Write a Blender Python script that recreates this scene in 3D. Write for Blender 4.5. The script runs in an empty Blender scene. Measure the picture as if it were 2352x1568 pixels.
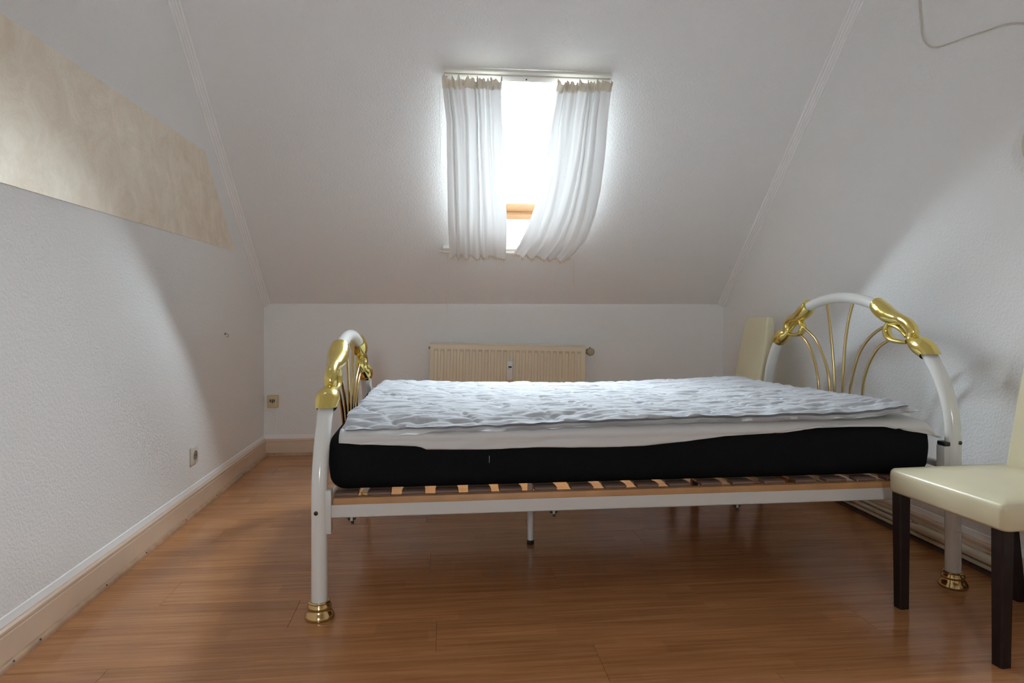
import bpy, bmesh, math, random
import numpy as np
from mathutils import Vector, Matrix, noise

sc = bpy.context.scene
C = sc.collection
PI = math.pi
random.seed(7)

# ------------------------------------------------------------------ camera
cam_d = bpy.data.cameras.new('camera')
cam = bpy.data.objects.new('camera', cam_d)
C.objects.link(cam)
cam_d.sensor_width = 36.0
cam_d.lens = 24.0
cam_d.shift_y = -69.0 / 2352.0
cam.location = (0, 0, 0.93)
cam.rotation_euler = (PI / 2, 0, -math.atan(161 / 1568))
cam_d.clip_start = 0.02
sc.camera = cam

# ------------------------------------------------------------------ sky, exposure
SKY = 119.0
world = bpy.data.worlds.new('sky')
sc.world = world
world.use_nodes = True
bg = world.node_tree.nodes['Background']
bg.inputs[0].default_value = (0.815, 0.91, 1.0, 1)
bg.inputs[1].default_value = SKY
sc.view_settings.view_transform = 'Standard'
sc.view_settings.look = 'None'
sc.view_settings.gamma = 1.0
sc.view_settings.use_curve_mapping = False
sc.view_settings.exposure = 0.0
sc.cycles.max_bounces = 9
sc.cycles.diffuse_bounces = 8
sc.cycles.caustics_reflective = False
sc.cycles.caustics_refractive = False
sc.cycles.glossy_bounces = 4
sc.cycles.transparent_max_bounces = 8
sc.cycles.use_adaptive_sampling = True
sc.cycles.adaptive_threshold = 0.06
sc.cycles.adaptive_min_samples = 40
sc.cycles.use_denoising = True
sc.cycles.sample_clamp_indirect = 8.0

XL, XR, YB, YF, ZC = -1.145, 1.938, 4.558, -1.6, 2.55
KNEE = 0.98

# sloped-ceiling frame: P0 at the foot of the roof window, NB up the slope, NN into the room
K = 0.863
P0 = Vector((0, 4.177, KNEE + (YB - 4.177) * K))
NB = Vector((0, -1, K)).normalized()
NN = Vector((0, -K, -1)).normalized()
def sl(a, b, n):
    return P0 + Vector((a, 0, 0)) + NB * b + NN * n

def portal(name, loc, direction, sx, sy):
    d = bpy.data.lights.new(name, 'AREA')
    d.shape = 'RECTANGLE'
    d.size, d.size_y = sx, sy
    d.cycles.is_portal = True
    o = bpy.data.objects.new(name, d)
    C.objects.link(o)
    o.location = loc
    o.rotation_euler = Vector(direction).to_track_quat('-Z', 'Y').to_euler()
    return o
portal('skylight_portal', sl(0.415, 0.66, -0.20), NN, 0.80, 1.10)
portal('rear_window_portal', (-0.20, YF - 0.10, 1.45), (0, 1, 0), 0.17, 0.68)

# ------------------------------------------------------------------ materials
def mat(name, col, rough=0.5, metal=0.0, spec=0.5, bump=0.0, bscale=200.0, vary=0.0, vscale=4.0, coat=0.0, bdist=0.002):
    m = bpy.data.materials.new(name)
    m.use_nodes = True
    nt = m.node_tree
    p = nt.nodes['Principled BSDF']
    p.inputs['Base Color'].default_value = (*col, 1)
    p.inputs['Roughness'].default_value = rough
    p.inputs['Metallic'].default_value = metal
    p.inputs['Specular IOR Level'].default_value = spec
    p.inputs['Coat Weight'].default_value = coat
    p.inputs['Coat Roughness'].default_value = 0.08
    tc = nt.nodes.new('ShaderNodeTexCoord')
    if vary > 0:
        n = nt.nodes.new('ShaderNodeTexNoise')
        n.inputs['Scale'].default_value = vscale
        n.inputs['Detail'].default_value = 3
        r = nt.nodes.new('ShaderNodeValToRGB')
        r.color_ramp.elements[0].position = 0.3
        r.color_ramp.elements[1].position = 0.7
        r.color_ramp.elements[0].color = (*[c * (1 - vary) for c in col], 1)
        r.color_ramp.elements[1].color = (*[min(1, c * (1 + vary)) for c in col], 1)
        nt.links.new(tc.outputs['Object'], n.inputs['Vector'])
        nt.links.new(n.outputs['Fac'], r.inputs[0])
        nt.links.new(r.outputs[0], p.inputs['Base Color'])
    if bump > 0:
        n2 = nt.nodes.new('ShaderNodeTexNoise')
        n2.inputs['Scale'].default_value = bscale
        n2.inputs['Detail'].default_value = 1
        b = nt.nodes.new('ShaderNodeBump')
        b.inputs['Strength'].default_value = bump
        b.inputs['Distance'].default_value = bdist
        nt.links.new(tc.outputs['Object'], n2.inputs['Vector'])
        nt.links.new(n2.outputs['Fac'], b.inputs['Height'])
        nt.links.new(b.outputs[0], p.inputs['Normal'])
    return m

M = {}
M['wall'] = mat('woodchip_wall_paint', (0.87, 0.87, 0.86), 0.75, spec=0.25, bump=0.6, bscale=120, bdist=0.004)
M['ceil'] = mat('woodchip_ceiling_paint', (0.87, 0.87, 0.865), 0.8, spec=0.2, bump=0.6, bscale=120, bdist=0.004)
M['trim'] = mat('white_trim_paint', (0.92, 0.92, 0.91), 0.5)
M['lining'] = mat('white_lining', (0.85, 0.85, 0.84), 0.5)
M['base'] = mat('beige_baseboard_paint', (0.72, 0.56, 0.42), 0.4, bump=0.1, bscale=60, vary=0.05, vscale=6)
M['caulk'] = mat('white_caulk', (0.93, 0.93, 0.92), 0.6, bump=0.2, bscale=40)
M['quarter'] = mat('light_wood_bead', (0.44, 0.28, 0.17), 0.4, vary=0.15, vscale=20)
M['quarter_dark'] = mat('dark_wood_bead', (0.07, 0.04, 0.03), 0.4)
M['nail'] = mat('dark_nail', (0.06, 0.035, 0.03), 0.5)
M['white_tube'] = mat('white_lacquered_steel', (0.78, 0.78, 0.75), 0.16, spec=0.55, coat=0.3)
M['white_flat'] = mat('white_rail_paint', (0.66, 0.65, 0.62), 0.35)
M['brass'] = mat('polished_brass', (0.80, 0.65, 0.21), 0.17, metal=1.0, vary=0.06, vscale=14)
M['rod'] = mat('brass_rod', (0.66, 0.50, 0.24), 0.22, metal=1.0)
M['foot_brass'] = mat('antique_brass_foot', (0.62, 0.44, 0.20), 0.14, metal=1.0)
M['black_fab'] = mat('black_mattress_fabric', (0.010, 0.010, 0.011), 0.95, spec=0.08, bump=0.6, bscale=900, bdist=0.001, vary=0.4, vscale=700)
M['beam'] = mat('beech_beam', (0.50, 0.26, 0.11), 0.45, vary=0.15, vscale=9)
M['slat'] = mat('beech_slat', (0.62, 0.40, 0.21), 0.45, vary=0.12, vscale=12)
M['cap'] = mat('brown_rubber_cap', (0.17, 0.10, 0.075), 0.6)
M['dark'] = mat('dark_plastic', (0.02, 0.02, 0.02), 0.4)
M['steel'] = mat('zinc_steel', (0.55, 0.57, 0.60), 0.3, metal=1.0)
M['bolt'] = mat('bolt_bronze', (0.12, 0.09, 0.05), 0.3, metal=0.8)
M['leather'] = mat('cream_leather', (0.70, 0.63, 0.43), 0.34, spec=0.5, bump=0.12, bscale=260, bdist=0.001, vary=0.04, vscale=6)
M['leg'] = mat('dark_stained_wood', (0.018, 0.010, 0.009), 0.4, spec=0.3, vary=0.25, vscale=30)
M['rad'] = mat('cream_radiator_enamel', (0.80, 0.71, 0.54), 0.35, vary=0.02, vscale=3)
M['pipe'] = mat('cream_pipe_paint', (0.62, 0.55, 0.41), 0.4, vary=0.08, vscale=10)
M['valve'] = mat('old_nickel_valve', (0.30, 0.27, 0.20), 0.4, metal=0.6)
M['knob'] = mat('tan_valve_knob', (0.40, 0.34, 0.22), 0.45)
M['plastic_w'] = mat('white_plastic', (0.80, 0.80, 0.79), 0.3)
M['lcd'] = mat('dark_lcd', (0.04, 0.04, 0.05), 0.2)
M['plastic_y'] = mat('yellowed_plastic', (0.66, 0.54, 0.33), 0.4)
M['socket'] = mat('socket_plastic', (0.74, 0.70, 0.62), 0.3)
M['socket_in'] = mat('socket_well', (0.30, 0.25, 0.19), 0.4)
M['pine'] = mat('varnished_pine', (0.17, 0.09, 0.04), 0.35, vary=0.15, vscale=8)
M['pvc'] = mat('white_curtain_track', (0.80, 0.78, 0.72), 0.35)
M['cord'] = mat('white_cord', (0.75, 0.72, 0.68), 0.7)
M['cable'] = mat('cream_cable', (0.62, 0.57, 0.48), 0.5)
M['hook'] = mat('grey_hook', (0.35, 0.31, 0.26), 0.4)
M['lampglass'] = mat('tinted_rim', (0.30, 0.25, 0.18), 0.25)

def cloth_mat(name, col, trans, bump=0.3, scale=300):
    m = bpy.data.materials.new(name)
    m.use_nodes = True
    nt = m.node_tree
    nt.nodes.clear()
    out = nt.nodes.new('ShaderNodeOutputMaterial')
    mx = nt.nodes.new('ShaderNodeMixShader')
    d = nt.nodes.new('ShaderNodeBsdfDiffuse')
    t = nt.nodes.new('ShaderNodeBsdfTranslucent')
    d.inputs[0].default_value = (*col, 1)
    t.inputs[0].default_value = (*col, 1)
    mx.inputs[0].default_value = trans
    nt.links.new(d.outputs[0], mx.inputs[1])
    nt.links.new(t.outputs[0], mx.inputs[2])
    nt.links.new(mx.outputs[0], out.inputs[0])
    tc = nt.nodes.new('ShaderNodeTexCoord')
    n = nt.nodes.new('ShaderNodeTexNoise')
    n.inputs['Scale'].default_value = scale
    b = nt.nodes.new('ShaderNodeBump')
    b.inputs['Strength'].default_value = bump
    b.inputs['Distance'].default_value = 0.001
    nt.links.new(tc.outputs['Object'], n.inputs['Vector'])
    nt.links.new(n.outputs['Fac'], b.inputs['Height'])
    nt.links.new(b.outputs[0], d.inputs['Normal'])
    return m
M['curtain'] = cloth_mat('white_curtain_cotton', (0.88, 0.88, 0.87), 0.019)
M['ruffle'] = cloth_mat('cream_curtain_ruffle', (0.80, 0.74, 0.63), 0.009)

def pad_mat(name, col):
    m = mat(name, col, 0.9, spec=0.1)
    nt = m.node_tree
    p = nt.nodes['Principled BSDF']
    tc = nt.nodes.new('ShaderNodeTexCoord')
    mp = nt.nodes.new('ShaderNodeMapping')
    mp.inputs['Scale'].default_value = (5, 28, 28)
    n = nt.nodes.new('ShaderNodeTexNoise')
    n.inputs['Scale'].default_value = 1.6
    n.inputs['Detail'].default_value = 4
    n.inputs['Distortion'].default_value = 1.2
    b = nt.nodes.new('ShaderNodeBump')
    b.inputs['Strength'].default_value = 0.8
    b.inputs['Distance'].default_value = 0.004
    nt.links.new(tc.outputs['Object'], mp.inputs[0])
    nt.links.new(mp.outputs[0], n.inputs['Vector'])
    nt.links.new(n.outputs['Fac'], b.inputs['Height'])
    nt.links.new(b.outputs[0], p.inputs['Normal'])
    return m
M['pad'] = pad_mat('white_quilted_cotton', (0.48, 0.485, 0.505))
M['pad2'] = mat('white_quilted_cotton_under', (0.76, 0.76, 0.77), 0.9, spec=0.1, bump=0.4, bscale=40, bdist=0.006)
M['sheet'] = mat('off_white_sheet_cotton', (0.68, 0.67, 0.66), 0.9, spec=0.1, bump=0.3, bscale=300, bdist=0.001)

def glass_mat():
    m = bpy.data.materials.new('window_glass')
    m.use_nodes = True
    nt = m.node_tree
    nt.nodes.clear()
    out = nt.nodes.new('ShaderNodeOutputMaterial')
    mx = nt.nodes.new('ShaderNodeMixShader')
    t = nt.nodes.new('ShaderNodeBsdfTransparent')
    t.inputs[0].default_value = (0.97, 0.985, 0.98, 1)
    g = nt.nodes.new('ShaderNodeBsdfGlossy')
    g.inputs['Roughness'].default_value = 0.02
    f = nt.nodes.new('ShaderNodeFresnel')
    f.inputs[0].default_value = 1.3
    nt.links.new(f.outputs[0], mx.inputs[0])
    nt.links.new(t.outputs[0], mx.inputs[1])
    nt.links.new(g.outputs[0], mx.inputs[2])
    nt.links.new(mx.outputs[0], out.inputs[0])
    return m
M['glass'] = glass_mat()

def plank_mat():
    m = mat('laminate_oak_board', (0.36, 0.19, 0.10), 0.18, spec=0.42)
    nt = m.node_tree
    p = nt.nodes['Principled BSDF']
    tc = nt.nodes.new('ShaderNodeTexCoord')
    oi = nt.nodes.new('ShaderNodeObjectInfo')
    off = nt.nodes.new('ShaderNodeVectorMath'); off.operation = 'ADD'
    sc3 = nt.nodes.new('ShaderNodeVectorMath'); sc3.operation = 'SCALE'
    sc3.inputs['Scale'].default_value = 37.0
    cmb = nt.nodes.new('ShaderNodeCombineXYZ')
    for i in range(3):
        nt.links.new(oi.outputs['Random'], cmb.inputs[i])
    nt.links.new(cmb.outputs[0], sc3.inputs[0])
    nt.links.new(tc.outputs['Object'], off.inputs[0])
    nt.links.new(sc3.outputs[0], off.inputs[1])
    mp = nt.nodes.new('ShaderNodeMapping')
    mp.inputs['Scale'].default_value = (1.6, 42, 1)
    nt.links.new(off.outputs[0], mp.inputs[0])
    n = nt.nodes.new('ShaderNodeTexNoise')
    n.inputs['Scale'].default_value = 1.6
    n.inputs['Detail'].default_value = 4
    n.inputs['Roughness'].default_value = 0.65
    n.inputs['Distortion'].default_value = 0.6
    nt.links.new(mp.outputs[0], n.inputs['Vector'])
    r = nt.nodes.new('ShaderNodeValToRGB')
    r.color_ramp.elements[0].position = 0.32
    r.color_ramp.elements[1].position = 0.70
    r.color_ramp.elements[0].color = (0.36, 0.150, 0.056, 1)
    r.color_ramp.elements[1].color = (0.54, 0.258, 0.108, 1)
    nt.links.new(n.outputs['Fac'], r.inputs[0])
    # three strips per board, each a slightly different tone
    sep = nt.nodes.new('ShaderNodeSeparateXYZ')
    nt.links.new(tc.outputs['Object'], sep.inputs[0])
    md = nt.nodes.new('ShaderNodeMath'); md.operation = 'MULTIPLY_ADD'
    md.inputs[1].default_value = 1 / 0.0643; md.inputs[2].default_value = 10.5
    nt.links.new(sep.outputs['Y'], md.inputs[0])
    fl = nt.nodes.new('ShaderNodeMath'); fl.operation = 'FLOOR'
    nt.links.new(md.outputs[0], fl.inputs[0])
    # staves along the board
    mx_ = nt.nodes.new('ShaderNodeMath'); mx_.operation = 'MULTIPLY_ADD'
    mx_.inputs[1].default_value = 2.4
    nt.links.new(sep.outputs['X'], mx_.inputs[0])
    nt.links.new(fl.outputs[0], mx_.inputs[2])
    mx2 = nt.nodes.new('ShaderNodeMath'); mx2.operation = 'MULTIPLY_ADD'
    mx2.inputs[1].default_value = 0.37
    nt.links.new(fl.outputs[0], mx2.inputs[0])
    nt.links.new(mx_.outputs[0], mx2.inputs[2])
    fl2 = nt.nodes.new('ShaderNodeMath'); fl2.operation = 'FLOOR'
    nt.links.new(mx2.outputs[0], fl2.inputs[0])
    cm2 = nt.nodes.new('ShaderNodeCombineXYZ')
    nt.links.new(fl.outputs[0], cm2.inputs[0])
    nt.links.new(fl2.outputs[0], cm2.inputs[1])
    nt.links.new(oi.outputs['Random'], cm2.inputs[2])
    wn = nt.nodes.new('ShaderNodeTexWhiteNoise')
    wn.noise_dimensions = '3D'
    nt.links.new(cm2.outputs[0], wn.inputs['Vector'])
    mr = nt.nodes.new('ShaderNodeMapRange')
    mr.inputs['To Min'].default_value = 0.90
    mr.inputs['To Max'].default_value = 1.08
    nt.links.new(wn.outputs['Value'], mr.inputs['Value'])
    hs = nt.nodes.new('ShaderNodeHueSaturation')
    nt.links.new(mr.outputs[0], hs.inputs['Value'])
    nt.links.new(r.outputs[0], hs.inputs['Color'])
    nt.links.new(hs.outputs[0], p.inputs['Base Color'])
    return m
M['plank'] = plank_mat()

def band_mat():
    m = mat('pearl_brushed_paint', (0.74, 0.68, 0.58), 0.48, spec=0.9)
    nt = m.node_tree
    p = nt.nodes['Principled BSDF']
    p.inputs['Metallic'].default_value = 0.4
    tc = nt.nodes.new('ShaderNodeTexCoord')
    n = nt.nodes.new('ShaderNodeTexNoise')
    n.inputs['Scale'].default_value = 7
    n.inputs['Detail'].default_value = 6
    n.inputs['Roughness'].default_value = 0.7
    n.inputs['Distortion'].default_value = 1.0
    r = nt.nodes.new('ShaderNodeValToRGB')
    r.color_ramp.elements[0].position = 0.3
    r.color_ramp.elements[1].position = 0.72
    r.color_ramp.elements[0].color = (0.80, 0.70, 0.56, 1)
    r.color_ramp.elements[1].color = (0.97, 0.90, 0.78, 1)
    nt.links.new(tc.outputs['Object'], n.inputs['Vector'])
    nt.links.new(n.outputs['Fac'], r.inputs[0])
    nt.links.new(r.outputs[0], p.inputs['Base Color'])
    n2 = nt.nodes.new('ShaderNodeTexNoise')
    n2.inputs['Scale'].default_value = 90
    n2.inputs['Detail'].default_value = 4
    b = nt.nodes.new('ShaderNodeBump')
    b.inputs['Strength'].default_value = 0.5
    b.inputs['Distance'].default_value = 0.003
    nt.links.new(tc.outputs['Object'], n2.inputs['Vector'])
    nt.links.new(n2.outputs['Fac'], b.inputs['Height'])
    nt.links.new(b.outputs[0], p.inputs['Normal'])
    return m
M['band'] = band_mat()

# ------------------------------------------------------------------ mesh helpers
class MB:
    def __init__(s):
        s.v, s.f = [], []
    def add(s, vs, fs):
        o = len(s.v)
        s.v += [tuple(v) for v in vs]
        s.f += [tuple(i + o for i in f) for f in fs]
        return s
    def box(s, lo, hi, bev=0.0, seg=2, rot=None, at=None):
        bm = bmesh.new()
        bmesh.ops.create_cube(bm, size=1)
        lo, hi = Vector(lo), Vector(hi)
        for v in bm.verts:
            v.co = Vector([(lo[i] + hi[i]) / 2 + v.co[i] * (hi[i] - lo[i]) for i in range(3)])
        if bev > 0:
            bmesh.ops.bevel(bm, geom=bm.edges[:], offset=bev, segments=seg, profile=0.5, affect='EDGES')
        if rot is not None:
            for v in bm.verts:
                v.co = rot @ v.co
        if at is not None:
            for v in bm.verts:
                v.co = v.co + Vector(at)
        bm.verts.index_update()
        s.add([v.co[:] for v in bm.verts], [[v.index for v in f.verts] for f in bm.faces])
        bm.free()
        return s
    def tube(s, pts, rad, seg=12, cap=True, squash=None, skew0=0.0, skew1=0.0):
        pts = [Vector(p) for p in pts]
        n = len(pts)
        if not hasattr(rad, '__len__'):
            rad = [rad] * n
        tang = []
        for i in range(n):
            t = pts[min(i + 1, n - 1)] - pts[max(i - 1, 0)]
            tang.append(t.normalized())
        ref = Vector((1, 0, 0)) if abs(tang[0].x) < 0.8 else Vector((0, 0, 1))
        nx = (ref - tang[0] * ref.dot(tang[0])).normalized()
        vs, fs = [], []
        for i in range(n):
            nx = (nx - tang[i] * nx.dot(tang[i])).normalized()
            ny = tang[i].cross(nx)
            for k in range(seg):
                a = 2 * PI * k / seg
                q = squash[i] if squash else 1.0
                sk = 0.0
                if i == 0: sk = skew0 * math.sin(a)
                if i == n - 1: sk = skew1 * math.sin(a)
                vs.append(pts[i] + nx * math.cos(a) * rad[i] * q + ny * math.sin(a) * rad[i] + tang[i] * sk)
        for i in range(n - 1):
            for k in range(seg):
                k2 = (k + 1) % seg
                fs.append((i * seg + k, i * seg + k2, (i + 1) * seg + k2, (i + 1) * seg + k))
        if cap:
            fs.append(tuple(range(seg))[::-1])
            fs.append(tuple((n - 1) * seg + k for k in range(seg)))
        return s.add(vs, fs)
    def lathe(s, prof, seg=24, at=(0, 0, 0), axis='Z'):
        vs, fs = [], []
        for r, z in prof:
            for k in range(seg):
                a = 2 * PI * k / seg
                p = (r * math.cos(a), r * math.sin(a), z)
                if axis == 'Y': p = (p[0], -p[2], p[1])
                if axis == 'X': p = (-p[2], p[1], p[0])
                vs.append((p[0] + at[0], p[1] + at[1], p[2] + at[2]))
        n = len(prof)
        for i in range(n - 1):
            for k in range(seg):
                k2 = (k + 1) % seg
                fs.append((i * seg + k, i * seg + k2, (i + 1) * seg + k2, (i + 1) * seg + k))
        fs.append(tuple(range(seg))[::-1])
        fs.append(tuple((n - 1) * seg + k for k in range(seg)))
        return s.add(vs, fs)
    def prism(s, ring0, ring1):
        n = len(ring0)
        fs = [(i, (i + 1) % n, n + (i + 1) % n, n + i) for i in range(n)]
        fs += [tuple(range(n))[::-1], tuple(range(n, 2 * n))]
        return s.add(list(ring0) + list(ring1), fs)
    def grid(s, rows):
        nx = len(rows[0])
        vs = [p for r in rows for p in r]
        fs = []
        for j in range(len(rows) - 1):
            for i in range(nx - 1):
                fs.append((j * nx + i, j * nx + i + 1, (j + 1) * nx + i + 1, (j + 1) * nx + i))
        return s.add(vs, fs)
    def mesh(s, name, m, smooth=40, fix=True):
        me = bpy.data.meshes.new(name)
        me.from_pydata([tuple(v) for v in s.v], [], s.f)
        if fix:
            bm = bmesh.new(); bm.from_mesh(me)
            bmesh.ops.recalc_face_normals(bm, faces=bm.faces)
            bm.to_mesh(me); bm.free()
        me.materials.append(m)
        if smooth:
            me.polygons.foreach_set('use_smooth', [True] * len(me.polygons))
            if smooth < 180:
                me.set_sharp_from_angle(angle=math.radians(smooth))
        me.update()
        return me
    def build(s, name, m, parent=None, smooth=40, fix=True):
        return obj(name, s.mesh(name, m, smooth, fix), parent)

def obj(name, me, parent=None):
    o = bpy.data.objects.new(name, me)
    C.objects.link(o)
    if parent is not None:
        o.parent = parent
    return o
def tag(o, label=None, cat=None, group=None, kind=None):
    if label: o['label'] = label
    if cat: o['category'] = cat
    if group: o['group'] = group
    if kind: o['kind'] = kind
    return o
def empty(name, loc=(0, 0, 0), rz=0.0):
    o = bpy.data.objects.new(name, None)
    o.empty_display_size = 0.05
    C.objects.link(o)
    o.location = loc
    o.rotation_euler = (0, 0, rz)
    return o
def struct(o):
    o['kind'] = 'structure'
    return o
def lerp(a, b, t):
    return a + (b - a) * t
def interp(x, pts):
    return float(np.interp(x, [p[0] for p in pts], [p[1] for p in pts]))
def smoothpath(pts, n):
    pts = [Vector(p) for p in pts]
    out = []
    m = len(pts) - 1
    for i in range(n + 1):
        t = i / n * m
        k = min(int(t), m - 1)
        u = t - k
        p0, p1, p2, p3 = pts[max(k - 1, 0)], pts[k], pts[k + 1], pts[min(k + 2, m)]
        out.append(0.5 * ((2 * p1) + (p2 - p0) * u + (2 * p0 - 5 * p1 + 4 * p2 - p3) * u * u + (3 * p1 - p0 - 3 * p2 + p3) * u ** 3))
    return out
def nz(x, y, z=0.0):
    return noise.noise(Vector((x, y, z)))

# ------------------------------------------------------------------ room shell
def kx(x):
    return float(np.interp(x, [XL, -0.1, 0.95, XR], [0.832, K, K, 0.8985]))
def slope_z(x, y):
    return KNEE + (YB - y) * kx(x)

fl = struct(MB().box((XL - .1, YF - .1, -0.06), (XR + .1, YB + .1, -0.009)).build('floor', M['quarter_dark'], smooth=0))
PW, PL = 0.193, 1.285
pm = {}
row = 0
y = YF
while y < YB:
    w = min(PW, YB - y)
    off = (row * 0.437) % PL
    x = XL - off
    while x < XR:
        x0, x1 = max(x, XL), min(x + PL, XR)
        if x1 - x0 > 0.02:
            key = (round(x1 - x0, 3), round(w, 3))
            if key not in pm:
                hw, hl = w / 2 - 0.0004, (x1 - x0) / 2 - 0.0004
                pm[key] = MB().box((-hl, -hw, -0.009), (hl, hw, 0), bev=0.0006, seg=1).mesh('plank', M['plank'], smooth=0)
            o = obj('plank', pm[key], fl)
            o.location = ((x0 + x1) / 2, y + w / 2, 0)
        x += PL
    y += PW
    row += 1

def flatpoly(pts, thick):
    a = [Vector(p) for p in pts]
    return MB().prism(a, [p + Vector(thick) for p in a])
def side_outline(X):
    k = kx(X)
    yt = YB - (ZC - KNEE) / k
    return [(X, YF, 0), (X, YB, 0), (X, YB, KNEE), (X, yt, ZC), (X, YF, ZC)]
struct(flatpoly(side_outline(XL), (-0.1, 0, 0)).build('wall_left', M['wall'], smooth=0))
struct(flatpoly(side_outline(XR), (0.1, 0, 0)).build('wall_right', M['wall'], smooth=0))
struct(MB().box((XL - .1, YB, 0), (XR + .1, YB + 0.1, KNEE + 0.0)).build('wall_back', M['wall'], smooth=0))
# rear wall with its window opening
RX0, RX1, RZ0, RZ1 = -0.295, -0.105, 1.10, 1.80
m = MB()
m.box((XL - .1, YF - .1, 0), (RX0, YF, ZC)); m.box((RX1, YF - .1, 0), (XR + .1, YF, ZC))
m.box((RX0, YF - .1, 0), (RX1, YF, RZ0)); m.box((RX0, YF - .1, RZ1), (RX1, YF, ZC))
struct(m.build('wall_front', M['wall'], smooth=0))
w2 = struct(empty('window_2', ((RX0 + RX1) / 2, YF - 0.05, RZ0)))
m = MB()
W2 = (RX1 - RX0) / 2; H2 = RZ1 - RZ0
m.box((-W2, -.03, 0), (-W2 + .03, .03, H2), .004); m.box((W2 - .03, -.03, 0), (W2, .03, H2), .004)
m.box((-W2, -.03, 0), (W2, .03, .03), .004); m.box((-W2, -.03, H2 - .03), (W2, .03, H2), .004)
m.build('window_frame', M['trim'], w2)
MB().box((-W2 + .03, -.004, .03), (W2 - .03, .004, H2 - .03)).build('pane', M['glass'], w2, smooth=0)

# ceiling: slope with the roof-window hole, and the flat part above
OX0, OX1, OB0, OB1 = 0.075, 0.785, 0.04, 1.15
def yb(b):
    return (P0 + NB * b).y
xs = [XL, -0.6, -0.1, OX0, OX1, 0.95, 1.45, XR]
ys = [YB, yb(OB0), 3.9, 3.6, yb(OB1), 3.0, 2.72]
m = MB()
vs, fs = [], []
for j, yy in enumerate(ys):
    for i, xx in enumerate(xs):
        vs.append((xx, yy, slope_z(xx, yy)))
nx = len(xs)
for j in range(len(ys) - 1):
    for i in range(nx - 1):
        if xs[i] == OX0 and 1 <= j <= 3:
            continue
        fs.append((j * nx + i, j * nx + i + 1, (j + 1) * nx + i + 1, (j + 1) * nx + i))
m.add(vs, fs)
m.add([(XL, 2.85, ZC), (XR, 2.85, ZC), (XR, YF - .1, ZC), (XL, YF - .1, ZC)], [(0, 1, 2, 3)])
struct(m.build('ceiling', M['ceil'], smooth=30))

# roof window
w1 = struct(empty('window_1', sl(0.415, OB0, 0)))
def wpart(mb, name, m_, smooth=40):
    o = mb.build(name, m_, smooth=smooth)
    o.parent = w1
    o.matrix_parent_inverse = Matrix.Translation(w1.location).inverted()
    return o
DN = -0.121
lb, lt = OB0 + 0.105, OB1 + 0.02
def quad(p):
    a = [Vector(q) for q in p]
    return a
m = MB(); m.add([sl(OX0, OB0, 0), sl(OX1, OB0, 0), sl(OX1, lb, DN), sl(OX0, lb, DN)], [(0, 1, 2, 3)])
wpart(m, 'lining_panel', M['lining'], 0)
m = MB(); m.add([sl(OX0, OB1, 0), sl(OX1, OB1, 0), sl(OX1, lt, DN), sl(OX0, lt, DN)], [(0, 1, 2, 3)])
wpart(m, 'lining_panel', M['lining'], 0)
for X_ in (OX0, OX1):
    m = MB(); m.add([sl(X_, OB0, 0), sl(X_, OB1, 0), sl(X_, lt, DN), sl(X_, lb, DN)], [(0, 1, 2, 3)])
    wpart(m, 'lining_panel', M['lining'], 0)
RS = Matrix((Vector((1, 0, 0)), NB, NN)).transposed()
def sbox(m, a0, a1, b0, b1, n0, n1, bev=0.004):
    return m.box((a0, b0, n0), (a1, b1, n1), bev, 2, rot=RS, at=P0)
wpart(sbox(MB(), OX0 - .02, OX1 + .02, lb - .03, lb + .035, DN - .09, DN + 0.002), 'frame_rail', M['pine'])
wpart(sbox(MB(), OX0 - .02, OX1 + .02, lt - .035, lt + .03, DN - .09, DN + 0.002), 'frame_rail', M['pine'])
wpart(sbox(MB(), OX0 - .03, OX0 + .03, lb, lt, DN - .09, DN + 0.002), 'frame_stile', M['pine'])
wpart(sbox(MB(), OX1 - .03, OX1 + .03, lb, lt, DN - .09, DN + 0.002), 'frame_stile', M['pine'])
wpart(sbox(MB(), OX0 + .03, OX1 - .03, lb + .036, lb + .10, DN - .085, DN - 0.022, .008), 'sash_rail', M['pine'])
wpart(sbox(MB(), OX0 + .03, OX1 - .03, lt - .10, lt - .036, DN - .085, DN - 0.022, .008), 'sash_rail', M['pine'])
wpart(sbox(MB(), OX0 + .031, OX0 + .085, lb + .10, lt - .10, DN - .085, DN - 0.022, .008), 'sash_stile', M['pine'])
wpart(sbox(MB(), OX1 - .085, OX1 - .031, lb + .10, lt - .10, DN - .085, DN - 0.022, .008), 'sash_stile', M['pine'])
wpart(sbox(MB(), OX0 + .08, OX1 - .08, lb + .095, lt - .095, DN - .062, DN - .056, 0), 'pane', M['glass'], 0)

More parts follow.
